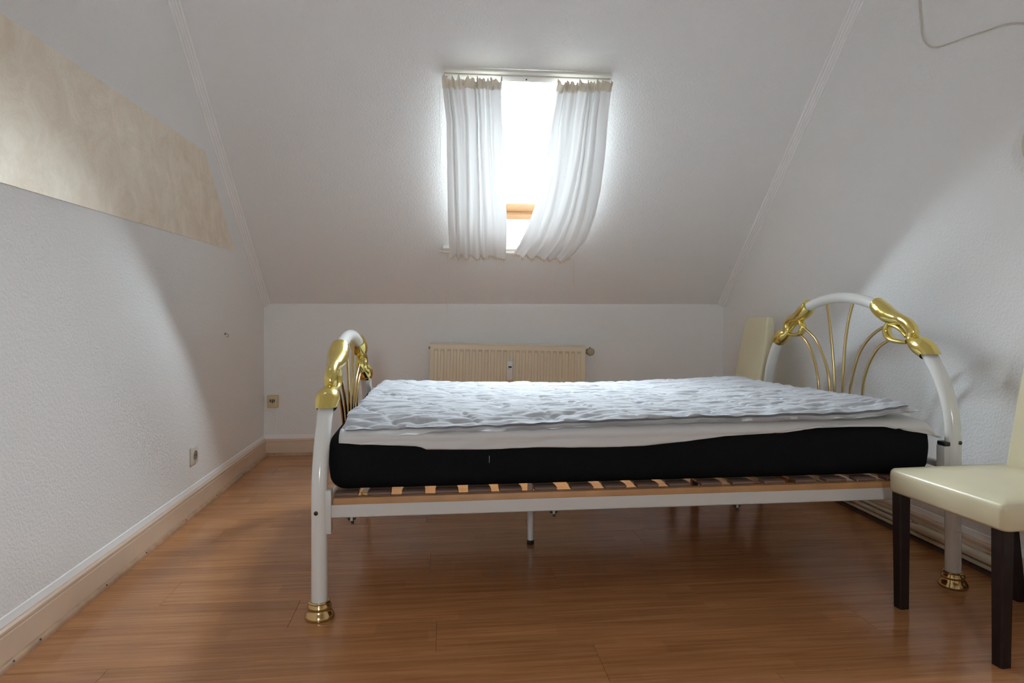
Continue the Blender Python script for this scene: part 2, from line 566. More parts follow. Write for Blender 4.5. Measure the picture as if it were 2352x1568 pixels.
# baseboards: board + beads, a wood quarter bead on the floor, nail heads
def baseboard(name, p0, p1, inward, beadmat, nails, caulk=True):
    p0, p1, q = Vector(p0), Vector(p1), Vector(inward)
    t = 0.015
    prof = [(0, 0), (t, 0), (t, .084), (t - .004, .086), (t - .004, .089), (t, .091), (t, .099), (t - .005, .105), (0, .105)]
    r0 = [p0 + q * a + Vector((0, 0, b)) for a, b in prof]
    r1 = [p1 + q * a + Vector((0, 0, b)) for a, b in prof]
    o = struct(MB().prism(r0, r1).build(name, M['base'], smooth=30))
    bead = [(t, 0)] + [(t + .013 * math.cos(a), .017 * math.sin(a)) for a in [i * PI / 12 for i in range(7)]]
    r0 = [p0 + q * a + Vector((0, 0, b)) for a, b in bead]
    r1 = [p1 + q * a + Vector((0, 0, b)) for a, b in bead]
    MB().prism(r0, r1).build('quarter_round_bead', beadmat, o, smooth=60)
    if caulk:
        cp = [(0, .106), (.006, .106), (.003, .128), (0, .130)]
        MB().prism([p0 + q * a + Vector((0, 0, b)) for a, b in cp], [p1 + q * a + Vector((0, 0, b)) for a, b in cp]).build('caulk_strip', M['caulk'], o)
    d = (p1 - p0).normalized()
    ref = None
    for s_ in nails:
        c = p0 + d * s_ + q * (t + .0105) + Vector((0, 0, .0115))
        nm = ref or MB().lathe([(.0001, -.001), (.003, -.001), (.003, .0012), (.0001, .0016)], 8).mesh('nail_head', M['nail'])
        ref = nm
        n_ = obj('nail_head', nm, o)
        n_.location = c
        n_.rotation_euler = (q + Vector((0, 0, 1))).to_track_quat('Z', 'Y').to_euler()
    return o
baseboard('baseboard_left', (XL, YF, 0), (XL, YB, 0), (1, 0, 0), M['quarter'], [3.52, 3.64, 4.02, 4.33, 4.74, 5.15, 5.6, 6.0])
baseboard('baseboard_back', (XL, YB, 0), (XR, YB, 0), (0, -1, 0), M['quarter'], [.07, .30, .55, 1.0, 1.6])
baseboard('baseboard_right', (XR, YF, 0), (XR, YB, 0), (-1, 0, 0), M['quarter_dark'], [3.1, 3.9, 4.6])

# fluted corner mouldings along the slope
def moulding(name, X, inw):
    k = kx(X)
    yt = YB - (ZC - KNEE) / k
    a, b = Vector((X, YB - .01, KNEE + .01 * k)), Vector((X, yt, ZC))
    nrm = Vector((0, -k, -1)).normalized()
    m = MB()
    for i, (da, dn) in enumerate([(.003, .033), (.013, .021), (.022, .0125), (.033, .003)]):
        o_ = Vector((inw * da, 0, 0)) + nrm * dn
        m.tube([a + o_, b + o_], .0068, 12)
    p = [Vector((0, 0, 0)), Vector((inw * .034, 0, 0)), Vector((inw * .034, 0, 0)) + nrm * .002, Vector((inw * .002, 0, 0)) + nrm * .034, nrm * .034]
    m.prism([a + q for q in p], [b + q for q in p])
    return struct(m.build(name, M['trim'], smooth=50))
moulding('trim_1', XL, 1)
moulding('trim_2', XR, -1)

# ------------------------------------------------------------------ bed
F1 = Vector((-0.3707, 2.1233, 0))
RZB = math.radians(0.627)
BL, BW = 2.0943, 1.296
bed = tag(empty('bed', F1, RZB), 'white tubular metal bed frame with arched ends and polished brass ornaments', 'bed')
CV, AV, Z0, BV = BW / 2, 0.645, 0.50, 0.49
def arch(phi):           # phi 0..pi from the near leg over the top to the far leg
    return CV - AV * math.cos(phi), Z0 + BV * math.sin(phi)
def phi_of(v):
    return math.acos(max(-1, min(1, (CV - v) / AV)))
ORN = [(.402, .958), (.385, .945), (.360, .930), (.330, .915), (.293, .905), (.255, .897), (.225, .886), (.205, .870), (.199, .852), (.203, .836),
       (.196, .824), (.178, .814), (.155, .805), (.132, .795), (.112, .778)]
ORN_R = [.0280, .0325, .0335, .0310, .0250, .0200, .0195, .0205, .0210, .0190,
         .0225, .0300, .0345, .0345, .0300]
LOOP = [(.318, .893), (.332, .880), (.343, .862), (.342, .845), (.330, .829), (.308, .820), (.280, .817), (.250, .815), (.222, .818)]
LOOP_R = [.010, .0105, .0115, .0125, .012, .0105, .0095, .009, .010]
DIAG = [(.335, .880), (.312, .878), (.285, .872), (.262, .862), (.245, .850), (.228, .838)]
DIAG_R = [.009, .0095, .0095, .009, .0085, .009]
RODS = [[(.984, .821), (.913, .782), (.856, .711), (.828, .639), (.817, .579), (.812, .40)],
        [(.972, .866), (.845, .804), (.780, .728), (.743, .659), (.730, .580), (.726, .40)],
        [(.750, .965), (.733, .897), (.712, .780), (.697, .663), (.692, .579), (.690, .40)],
        [(.560, .965), (.592, .887), (.616, .780), (.626, .669), (.632, .577), (.634, .40)],
        [(.330, .880), (.422, .842), (.499, .779), (.544, .705), (.571, .629), (.579, .581), (.584, .40)],
        [(.325, .822), (.389, .790), (.439, .740), (.477, .672), (.495, .594), (.500, .40)]]
FOOTCAP = [(.0440, 0), (.0455, .005), (.0440, .011), (.0385, .020), (.0350, .026), (.0345, .029), (.0365, .033), (.0360, .038), (.0325, .043), (.0315, .046), (.0325, .049), (.0300, .052), (.0250, .052)]
def mk_end(name, u, rz, drop, label, outward):
    e = MB()
    t = .0245
    leg_top = phi_of(.155)
    for mir in (False, True):
        pts = [(0.003, .045), (0.003, .15)]
        pts += [(0.003, z) for z in np.linspace(.2, Z0 - drop, 5)]
        pts += [(a, b - drop) for a, b in [arch(leg_top * i / 10) for i in range(1, 11)]]
        if mir: pts = [(BW - a, b) for a, b in pts]
        e.tube([(0, a, b) for a, b in pts], t, 20)
    p0 = phi_of(.385)
    e.tube([(0, a, b - drop) for a, b in [arch(lerp(p0, PI - p0, i / 24)) for i in range(25)]], .0225, 20)
    e.tube([(0, .01, .40 - drop * .6), (0, BW - .01, .40 - drop * .6)], .0125, 12)
    o = e.build(name, M['white_tube'], bed, smooth=60)
    o.location = (u, 0, 0)
    o.rotation_euler = (0, 0, rz)
    o['label'] = label
    for r_ in RODS:
        MB().tube(smoothpath([(0, a, b - drop) for a, b in r_], 22), .0062, 10).build('spindle', M['rod'], o, smooth=60)
    for mir in (False, True):
        fl_ = (lambda a: BW - a) if mir else (lambda a: a)
        m = MB()
        P = smoothpath([(0, fl_(a), b - drop) for a, b in ORN], 64)
        R = [float(np.interp(i / 64 * (len(ORN_R) - 1), range(len(ORN_R)), ORN_R)) for i in range(65)]
        sq = [1.12 if (i < 22 or i > 46) else 1.0 for i in range(65)]
        m.tube(P, R, 24, squash=sq, skew0=-.008 if not mir else .008, skew1=.030 if not mir else -.030)
        P = smoothpath([(0, fl_(a), b - drop) for a, b in LOOP], 32)
        R = [float(np.interp(i / 32 * (len(LOOP_R) - 1), range(len(LOOP_R)), LOOP_R)) for i in range(33)]
        m.tube(P, R, 14, squash=[1.5] * 33)
        P = smoothpath([(0, fl_(a), b - drop) for a, b in DIAG], 20)
        R = [float(np.interp(i / 20 * (len(DIAG_R) - 1), range(len(DIAG_R)), DIAG_R)) for i in range(21)]
        m.tube(P, R, 14, squash=[1.3] * 21)
        q = m.build('brass_ornament', M['brass'], o, smooth=70)
        q['label'] = 'polished brass scroll ornament joining the tubes'
        c = MB().lathe(FOOTCAP, 32).build('foot_cap', M['foot_brass'], o, smooth=35)
        c.location = (0, fl_(0.003), 0)
        c['label'] = 'turned brass foot cap'
        zb_ = .323 if outward < 0 else .489
        MB().lathe([(.0065, 0), (.0065, .003), (.0035, .005), (.003, .002)], 12, axis='Y').build('bolt', M['bolt'], o).location = (outward * .006, fl_(-.0205) if not mir else BW - .003 + .018, zb_)
    return o
mk_end('footboard', 0.0, -0.019, .155, 'lower white arched footboard with brass fan spindles', -1)
mk_end('headboard', BL, 0.0, 0.0, 'taller white arched headboard with brass fan spindles', 1)
for v0, sg in ((0.0, 1), (BW, -1)):
    m = MB()
    a, b = sorted((v0, v0 + sg * .004)); m.box((.034, a, .300), (2.060, b, .340), .0012, 1)
    a, b = sorted((v0, v0 + sg * .036)); m.box((.034, a, .300), (2.060, b, .304), .0012, 1)
    m.build('side_rail', M['white_flat'], bed)
    a, b = sorted((v0 - sg * .010, v0 + sg * .028))
    MB().box((.0175, a, .255), (.0365, b, .387), .002, 2).build('corner_bracket', M['white_flat'], bed)
    MB().box((2.052, a, .285), (2.074, b + .0, .476), .002, 2).build('corner_bracket', M['white_flat'], bed)
    MB().box((2.054, a, .476), (2.078, b, .490), .003, 2).build('bracket_plug', M['dark'], bed)
    for uu in (.095, .725, 1.335):
        k = MB()
        k.box((uu - .012, v0 + sg * .02 - .006, .288), (uu + .012, v0 + sg * .02 + .006, .300), .002, 1)
        k.lathe([(.003, -.008), (.0045, -.008), (.0045, .0), (.003, .0)], 10, at=(uu + .002, v0 + sg * .02, .284))
        c = k.build('rail_clamp', M['dark'], bed)
        MB().box((uu - .004, v0 + sg * .02 - .0075, .287), (uu + .003, v0 + sg * .02 - .0062, .299), 0).build('clamp_screw', M['steel'], c)
MB().box((.04, .565, .279), (2.055, .600, .299), .002, 1).build('centre_beam', M['white_flat'], bed)
cl_ = MB().tube([(.73, .583, .012), (.73, .583, .340)], .0125, 16).build('centre_leg', M['white_tube'], bed)
MB().lathe([(.013, 0), (.0145, .002), (.0145, .014), (.0125, .016)], 16, at=(.73, .583, 0)).build('rubber_foot', M['dark'], cl_)

# slatted base
sb = tag(empty('slatted_base', F1, RZB), 'beech slatted base with brown rubber slat caps lying in the bed frame', 'slatted base')
for v0, v1 in ((.006, .036), (BW - .036, BW - .006)):
    MB().box((.041, v0, .3045), (2.050, v1, .359), .004, 2).build('side_beam', M['beam'], sb)
for u0 in (.050, 2.012):
    MB().box((u0, .037, .310), (u0 + .032, BW - .037, .354), .003, 2).build('end_beam', M['slat'], sb)
SL = [.078, .178, .283, .387, .490, .588, .700, .818, .927, 1.035, 1.142, 1.249, 1.356, 1.466, 1.575, 1.683, 1.790, 1.897, 1.985]
slat_me = cap_me = None
for uu in SL:
    if slat_me is None:
        mb = MB()
        rows = []
        for j in range(13):
            v = lerp(.012, BW - .012, j / 12)
            z = .3605 + .004 * math.sin(PI * j / 12)
            rows.append((v, z))
        up = [[(-.034, v, z + .006), (.034, v, z + .006)] for v, z in rows]
        mb.grid(up)
        mb.grid([[(-.034, v, z), (.034, v, z)] for v, z in rows])
        for s_ in (-.034, .034):
            mb.grid([[(s_, v, z), (s_, v, z + .006)] for v, z in rows])
        slat_me = mb.mesh('slat', M['slat'], smooth=30)
        cap_me = MB().box((-.036, .004, .3592), (.036, .050, .3712), .003, 2).mesh('slat_cap', M['cap'])
    s_ = obj('slat', slat_me, sb)
    s_.location = (uu, 0, 0)
    c1 = obj('slat_cap', cap_me, s_); c1.location = (0, .012, 0)
    c2 = obj('slat_cap', cap_me, s_); c2.location = (0, BW - .066, 0)

# mattress
def superbox(u0, u1, v0, v1, z0, z1, rc, re, nseg=8, bulge=.004):
    """rounded box: plan corner radius rc, top and bottom edge radius re"""
    prof = []
    for i in range(nseg + 1):
        a = -PI / 2 + i / nseg * PI / 2
        prof.append((re * (1 - math.cos(a)), z0 + re + re * math.sin(a)))
    for i in range(1, 6):
        t = i / 6
        prof.append((-bulge * math.sin(PI * t), lerp(z0 + re, z1 - re, t)))
    for i in range(nseg + 1):
        a = i / nseg * PI / 2
        prof.append((re * (1 - math.cos(a)), z1 - re + re * math.sin(a)))
    def ring(ins, z):
        out = []
        r = max(rc - ins, .002)
        for cx, cy, a0 in ((u1 - rc, v1 - rc, 0), (u0 + rc, v1 - rc, PI / 2), (u0 + rc, v0 + rc, PI), (u1 - rc, v0 + rc, 1.5 * PI)):
            for k in range(9):
                a = a0 + k / 8 * PI / 2
                out.append((cx + r * math.cos(a), cy + r * math.sin(a), z))
        return out
    m = MB()
    rings = [ring(a, b) for a, b in prof]
    n = len(rings[0])
    vs = [p for r in rings for p in r]
    fs = []
    for j in range(len(rings) - 1):
        for i in range(n):
            fs.append((j * n + i, j * n + (i + 1) % n, (j + 1) * n + (i + 1) % n, (j + 1) * n + i))
    fs.append(tuple(range(n))[::-1]); fs.append(tuple((len(rings) - 1) * n + i for i in range(n)))
    return m.add(vs, fs)
mt = superbox(.020, 2.048, .030, 1.262, .3725, .556, .055, .046).build('mattress', M['black_fab'], smooth=60)
mt.location = F1; mt.rotation_euler = (0, 0, RZB)
tag(mt, 'thick black foam mattress lying on the slatted bed frame', 'mattress')
MB().tube([(.52, .0285, .480), (.5203, .0255, .47), (.52, .0250, .452)], .0005, 5).build('loose_thread', M['cord'], mt)

# fitted sheet draped over the mattress front edge
SHB = [(.03, .528), (.063, .524), (.176, .516), (.302, .509), (.317, .499), (.506, .495), (.671, .498), (.887, .493), (1.023, .495), (1.16, .506), (1.347, .526), (1.491, .530), (1.61, .545), (1.732, .547), (1.855, .545), (1.98, .521), (2.041, .506), (2.07, .500)]
def sheet_top(u):
    z = .5610
    if u > 2.000: z -= .048 - math.sqrt(max(0, .048 ** 2 - min(u - 2.000, .047) ** 2)) + max(0, u - 2.047) * .8
    return z
rows = []
NU = 120
prof_t = list(np.linspace(0, 1, 26))
for t in prof_t:
    r = []
    for i in range(NU + 1):
        u = lerp(.055, 2.064, i / NU)
        zt = sheet_top(u)
        zb = min(interp(u, SHB), zt - .006)
        wob = .0045 * nz(u * 9 + t * 2.5, t * 5, 3) + .003 * nz(u * 26 + t * 4, t * 3, 9)
        if t < .5:                       # top
            v = lerp(1.22, .066, t / .5)
            p = (u, v, zt + abs(wob) * .5)
        elif t < .75:                    # round edge
            a = (t - .5) / .25 * PI / 2
            rr = .046
            p = (u, .066 - rr * math.sin(a) + wob * .4, max(zt - rr * (1 - math.cos(a)) * .75, zb + .004 * (1 - a)))
        else:
            s_ = (t - .75) / .25
            zz = max(zt - .046 * .75, zb + .001)
            p = (u, .0235 + wob - .002 * s_, lerp(zz, zb, s_))
        r.append(p)
    rows.append(r)
fs_ = MB().grid(rows).build('fitted_sheet', M['sheet'], smooth=180, fix=False)
so = fs_.modifiers.new('thickness', 'SOLIDIFY'); so.thickness = .0035; so.offset = 1
fs_.location = F1; fs_.rotation_euler = (0, 0, RZB)
tag(fs_, 'plain off-white sheet hanging down over the mattress front edge', 'sheet')

# quilted pads
def pad(name, m_, edge, topz, thick, seed, label, quilt, nu=330, nv=190, wr=1.0):
    """edge(u01, v01)->(u,v); topz(u,v)->z of the upper face"""
    T, B = [], []
    for j in range(nv + 1):
        vv = j / nv
        rt, rb = [], []
        for i in range(nu + 1):
            uu = i / nu
            u, v = edge(uu, vv)
            z = topz(u, v)
            q = abs(math.sin(PI * (u + v * .55) / .26)) * abs(math.sin(PI * (v * 1.05 - u * .45) / .24)) if quilt else 1
            d = min(uu * 1.9, (1 - uu) * 1.9, vv * 1.2, (1 - vv) * 1.2)
            rim = min(1, d / .03)
            rim = math.sqrt(max(0, 1 - (1 - rim) ** 2))
            wx, wy = u + .03 * nz(u * 5, v * 5 + seed), v + .022 * nz(u * 4 + 9, v * 7 + seed)
            wrk = .0050 * nz(wx * 6 + seed, wy * 26) + .0034 * nz(wx * 15, wy * 48 + seed) + .005 * nz(u * 3.1, v * 6 + seed)
            c1 = 1 - abs(nz(wx * 3.6 + 4 + seed, wy * 26)) * 3.0
            c2 = 1 - abs(nz(wx * 7 + 8 + seed, wy * 44 + 3)) * 3.4
            wrk += -.0085 * max(0, c1) ** 2.5 - .0055 * max(0, c2) ** 2.5
            ql = min(abs(((u + v * .55) / .26 + .5) % 1 - .5), abs(((v * 1.05 - u * .45) / .24 + .5) % 1 - .5))
            if quilt: wrk -= .0060 * max(0, 1 - ql / .045)
            pk = nz(u * 24, v * 24 + seed)
            wrk += .004 * pk * max(0, 1 - d / .10)
            hgt = z - thick * .5 + (thick * .5) * rim * 1.0 + wrk * wr * (.25 + .75 * rim)
            rt.append((u, v, hgt))
            rb.append((u, v, z - thick * .5 - thick * .5 * rim))
        T.append(rt); B.append(rb)
    m = MB()
    m.grid(T)
    o_ = len(m.v)
    m.grid(B)
    w = nu + 1
    ring = [i for i in range(w)] + [j * w + nu for j in range(1, nv + 1)] + [nv * w + i for i in range(nu - 1, -1, -1)] + [j * w for j in range(nv - 1, 0, -1)]
    for a, b in zip(ring, ring[1:] + ring[:1]):
        m.f.append((a, b, b + o_, a + o_))
    o = m.build(name, m_, smooth=180)
    o.location = F1; o.rotation_euler = (0, 0, RZB)
    return tag(o, label, 'mattress pad')
ZT = [(.06, .569), (.215, .573), (.353, .575), (.508, .577), (.698, .583), (.893, .587), (1.029, .591), (1.168, .594), (1.357, .597), (1.549, .597), (1.745, .597), (1.869, .605), (1.945, .618), (2.0, .622)]
ZR = [(.06, .612), (.4, .603), (.9, .592), (1.4, .598), (1.8, .608), (2.0, .608)]
def pad1_z(u, v):
    zf = interp(u, ZT) + .005 * nz(u * 8, 3.3) + .004 * nz(u * 21, 8.8)
    zm = max(interp(u, ZT) + .004, .599)
    s_ = max(0, min(1, (v - .04) / .10))
    s_ = s_ * s_ * (3 - 2 * s_)
    front = lerp(zf, zm, s_)
    return lerp(front, interp(u, ZR), max(0, min(1, (v - .14) / 1.0)))
def pad1_edge(uu, vv):
    ul = lerp(.060, .105, vv) + .012 * nz(vv * 9, 1.3) + .006 * nz(vv * 30, 1.3)
    ur = lerp(1.962, 1.862, vv) + .010 * nz(vv * 9, 7.3) + .004 * nz(vv * 30, 7.3)
    u = lerp(ul, ur, uu)
    vf = .040 + .012 * nz(u * 6, 2.2) + .007 * nz(u * 24, 2.2)
    vr = 1.150 - .035 * math.sin(PI * uu) + .02 * nz(u * 4, 5.2) + .008 * nz(u * 16, 5.2)
    return u, lerp(vf, vr, vv)
def pad2_edge(uu, vv):
    ul = lerp(.055, .10, vv) + .006 * nz(vv * 11, 11.3)
    ur = lerp(1.990, 1.90, vv) + .008 * nz(vv * 11, 17.3)
    u = lerp(ul, ur, uu)
    vf = .026 + .006 * nz(u * 5, 12.2) + .005 * nz(u * 20, 12.2)
    vr = 1.17 + .02 * nz(u * 4, 15.2)
    return u, lerp(vf, vr, vv)
TH1 = .018
def pad2_z(u, v):
    return pad1_z(u, v) - .0185
pad('mattress_pad', M['pad'], pad1_edge, pad1_z, TH1, 3.0, 'topmost white quilted mattress pad with a crumpled surface', True)
p2 = pad('mattress_pad', M['pad2'], pad2_edge, pad2_z, .017, 21.0, 'white padded layer squeezed between the crumpled top pad and the plain sheet', False, 160, 60, .3)

# ------------------------------------------------------------------ chairs
def make_chair(loc, rz, label):
    c = tag(empty('dining_chair', loc, rz), label, 'chair', 'cream leather dining chairs')
    # seat: cushioned block, soft crown on top
    m = MB()
    x0, x1, y0, y1, zb, zt = -.022, .405, -.212, .216, .357, .432
    N = 16
    def f(i):
        t = i / N
        return t
    top, rows = [], []
    def edge_pts(ins, z):
        r = .022
        out = []
        for cx, cy, a0 in ((x1 - r, y1 - r, 0), (x0 + r, y1 - r, PI / 2), (x0 + r, y0 + r, PI), (x1 - r, y0 + r, 1.5 * PI)):
            for k in range(6):
                a = a0 + k / 5 * PI / 2
                rr = max(r - ins, .001)
                out.append((cx + rr * math.cos(a), cy + rr * math.sin(a), z))
        return out
    rings = [edge_pts(.016, zb), edge_pts(.004, zb + .003), edge_pts(0, zb + .010), edge_pts(0, zt - .018), edge_pts(.001, zt - .010), edge_pts(.004, zt - .004), edge_pts(.010, zt)]
    cx, cy = (x0 + x1) / 2, (y0 + y1) / 2
    for s_, dz in ((.86, .006), (.66, .012), (.4, .017), (.15, .019)):
        base = edge_pts(.010, zt)
        rings.append([(cx + (p[0] - cx) * s_, cy + (p[1] - cy) * s_, zt + dz) for p in base])
    n = len(rings[0])
    vs = [p for r in rings for p in r]
    fs = []
    for j in range(len(rings) - 1):
        for i in range(n):
            fs.append((j * n + i, j * n + (i + 1) % n, (j + 1) * n + (i + 1) % n, (j + 1) * n + i))
    fs.append(tuple(range(n))[::-1]); fs.append(tuple((len(rings) - 1) * n + i for i in range(n)))
    m.add(vs, fs).build('seat', M['leather'], c, smooth=60)
    # leaning backrest
    m = MB()
    rings = []
    for i in range(15):
        t = i / 14
        z = lerp(.385, .900, t)
        x = .350 + (z - .43) * .17 + .02 * max(0, t - .4) ** 2
        hw = .158 - .012 * t
        th = .060 - .012 * t
        if i >= 12:
            k = (i - 11) / 3
            hw -= .032 * k ** 2; z = lerp(.385, .900, 11 / 14) + (.900 - lerp(.385, .900, 11 / 14)) * math.sin(k * PI / 2)
            th *= (1 - .45 * k ** 2); x += .006 * k
        r = min(.014, th / 2 - .002)
        ring = []
        for cx, cy, a0 in ((x + th - r, hw - r, 0), (x + r, hw - r, PI / 2), (x + r, -hw + r, PI), (x + th - r, -hw + r, 1.5 * PI)):
            for q in range(5):
                a = a0 + q / 4 * PI / 2
                ring.append((cx + r * math.cos(a), cy + r * math.sin(a), z))
        rings.append(ring)
    n = len(rings[0])
    vs = [p for r in rings for p in r]
    fs = []
    for j in range(len(rings) - 1):
        for i in range(n):
            fs.append((j * n + i, j * n + (i + 1) % n, (j + 1) * n + (i + 1) % n, (j + 1) * n + i))
    fs.append(tuple(range(n))[::-1]); fs.append(tuple((len(rings) - 1) * n + i for i in range(n)))
    m.add(vs, fs).build('backrest', M['leather'], c, smooth=60)
    def leg(a, b, w0, w1):
        bm = MB()
        def sq(p, w):
            e = .004
            return [(p[0] + sx * w + ex, p[1] + sy * w + ey, p[2]) for sx, sy, ex, ey in
                    ((-1, -1, e, 0), (1, -1, -e, 0), (1, -1, 0, e), (1, 1, 0, -e), (1, 1, -e, 0), (-1, 1, e, 0), (-1, 1, 0, -e), (-1, -1, 0, e))]
        bm.prism(sq(a, w0), sq(b, w1))
        bm.build('leg', M['leg'], c, smooth=0)
    leg((0.002, .183, .359), (0, .180, 0), .0195, .0165)
    leg((0.002, -.180, .359), (0, -.178, 0), .0195, .0165)
    leg((.350, .150, .359), (.412, .164, 0), .0195, .0165)
    leg((.350, -.150, .359), (.412, -.164, 0), .0195, .0165)
    return c
make_chair((1.450, 1.831, 0), math.radians(4.0), 'cream leather dining chair in the foreground beside the bed headboard')
make_chair((1.338, 3.700, 0), 0.0, 'cream leather dining chair standing behind the bed near the back corner')

# ------------------------------------------------------------------ radiator
rd = tag(empty('radiator', (-.087, YB, 0.14)), 'cream ribbed panel radiator on the back wall under the roof window', 'radiator')
RW, RH = 1.021, .584
RYF = -.098       # front face
m = MB()
prof = []
pitch = RW / 25.0
xx = .018
nr = 24
prof.append((0, .0)); prof.append((0.018, 0))
pw = (RW - .036) / nr
for i in range(nr):
    a = .018 + i * pw
    prof += [(a + pw * .10, 0), (a + pw * .22, .010), (a + pw * .66, .010), (a + pw * .78, 0)]
prof.append((RW, 0))
zs = [(0, 0), (.035, 0), (.050, 1), (RH - .050, 1), (RH - .035, 0), (RH - .004, 0), (RH, -.3)]
rows = []
for z, k in zs:
    rows.append([(x, RYF + (.004 if k < 0 else 0) + d * max(k, 0), z) for x, d in prof])
m.grid(rows)
m.build('front_panel', M['rad'], rd, smooth=20)
m = MB(); m.box((.004, -.055, .0), (RW - .004, -.040, RH - .006), .003, 1)
m.build('rear_panel', M['rad'], rd)
for a, b in ((-.003, .004), (RW - .004, RW + .003)):
    MB().box((a, -.099, .0), (b, -.036, RH), .002, 1).build('side_cover', M['rad'], rd)
m = MB()
m.box((.0, -.1005, RH - .005), (RW, -.086, RH + .0025), .002, 1)
m.box((.0, -.050, RH - .005), (RW, -.036, RH + .0025), .002, 1)
for i in range(34):
    x = .015 + i * (RW - .03) / 33
    m.box((x - .004, -.088, RH - .006), (x + .004, -.048, RH - .001))
m.build('top_grille', M['rad'], rd)
for x in (.2, RW - .2):
    MB().box((x - .015, -.042, .06), (x + .015, -.0005, RH - .1), .001, 1).build('wall_bracket', M['rad'], rd)
v_ = MB()
v_.tube([(RW + .002, -.068, RH - .035), (RW + .016, -.068, RH - .035)], .014, 14)
v_.tube([(RW + .016, -.068, RH - .035), (RW + .034, -.068, RH - .035)], .010, 14)
v_ = v_.build('valve', M['valve'], rd)
MB().lathe([(.019, -.03), (.0245, -.026), (.0255, 0), (.0245, .014), (.021, .019), (.012, .022), (.0001, .0225)], 24, at=(RW + .034, -.100, RH - .035), axis='Y').build('thermostat_knob', M['knob'], v_, smooth=50)
MB().tube([(RW + .030, -.095, RH - .012), (RW + .030, -.095, RH - .004)], .005, 8).build('knob_pin', M['valve'], v_)
MB().tube([(-.003, -.068, RH - .030), (-.014, -.068, RH - .030)], .007, 10).build('vent_plug', M['valve'], rd)
hm = MB().box((.499, -.128, .355), (.537, -.099, .479), .004, 2).build('heat_meter', M['plastic_w'], rd)
hm['label'] = 'white heat cost meter clipped to the radiator front'
MB().box((.507, -.1295, .436), (.529, -.1275, .446), 0).build('display', M['lcd'], hm)
MB().lathe([(.0028, 0), (.0028, .002), (.0001, .002)], 10, at=(.509, -.1275, .428), axis='Y').build('button', M['lcd'], hm)
rd.rotation_euler = (0, math.radians(1.45), 0)

# ------------------------------------------------------------------ curtains and tracks
tr = tag(empty('curtain_track', sl(.415, 1.18, 0)), 'white curtain track screwed above the roof window', 'curtain track')
def part_abs(mb, name, m_, parent, smooth=40, fix=True):
    o = mb.build(name, m_, smooth=smooth, fix=fix)
    o.parent = parent
    o.matrix_parent_inverse = Matrix.Translation(parent.location).inverted()
    return o
m = MB(); sbox(m, .010, .818, 1.158, 1.186, .001, .036, .002); part_abs(m, 'track_body', M['pvc'], tr)
m = MB(); sbox(m, .006, .822, 1.188, 1.206, .001, .030, .003); part_abs(m, 'track_cover', M['pvc'], tr)
for a in (.022, .405, .800):
    q = MB()
    c0 = sl(a, 1.172, .0355)
    q.tube([c0, c0 + NN * .002], .0038, 12)
    part_abs(q, 'screw', M['dark'], tr)
lowbar = tag(empty('curtain_bar', sl(.40, .02, 0)), 'white curtain bar across the bottom of the roof window', 'curtain bar')
m = MB(); sbox(m, .006, .800, -.004, .014, .001, .036, .003); part_abs(m, 'bar_body', M['pvc'], lowbar)
m = MB(); sbox(m, .006, .800, .0155, .036, .001, .030, .003); part_abs(m, 'bar_cover', M['pvc'], lowbar)
m = MB(); m.tube([sl(-.016, .004, .022), sl(.006, .004, .022)], .0055, 10); part_abs(m, 'end_pin', M['pvc'], lowbar)

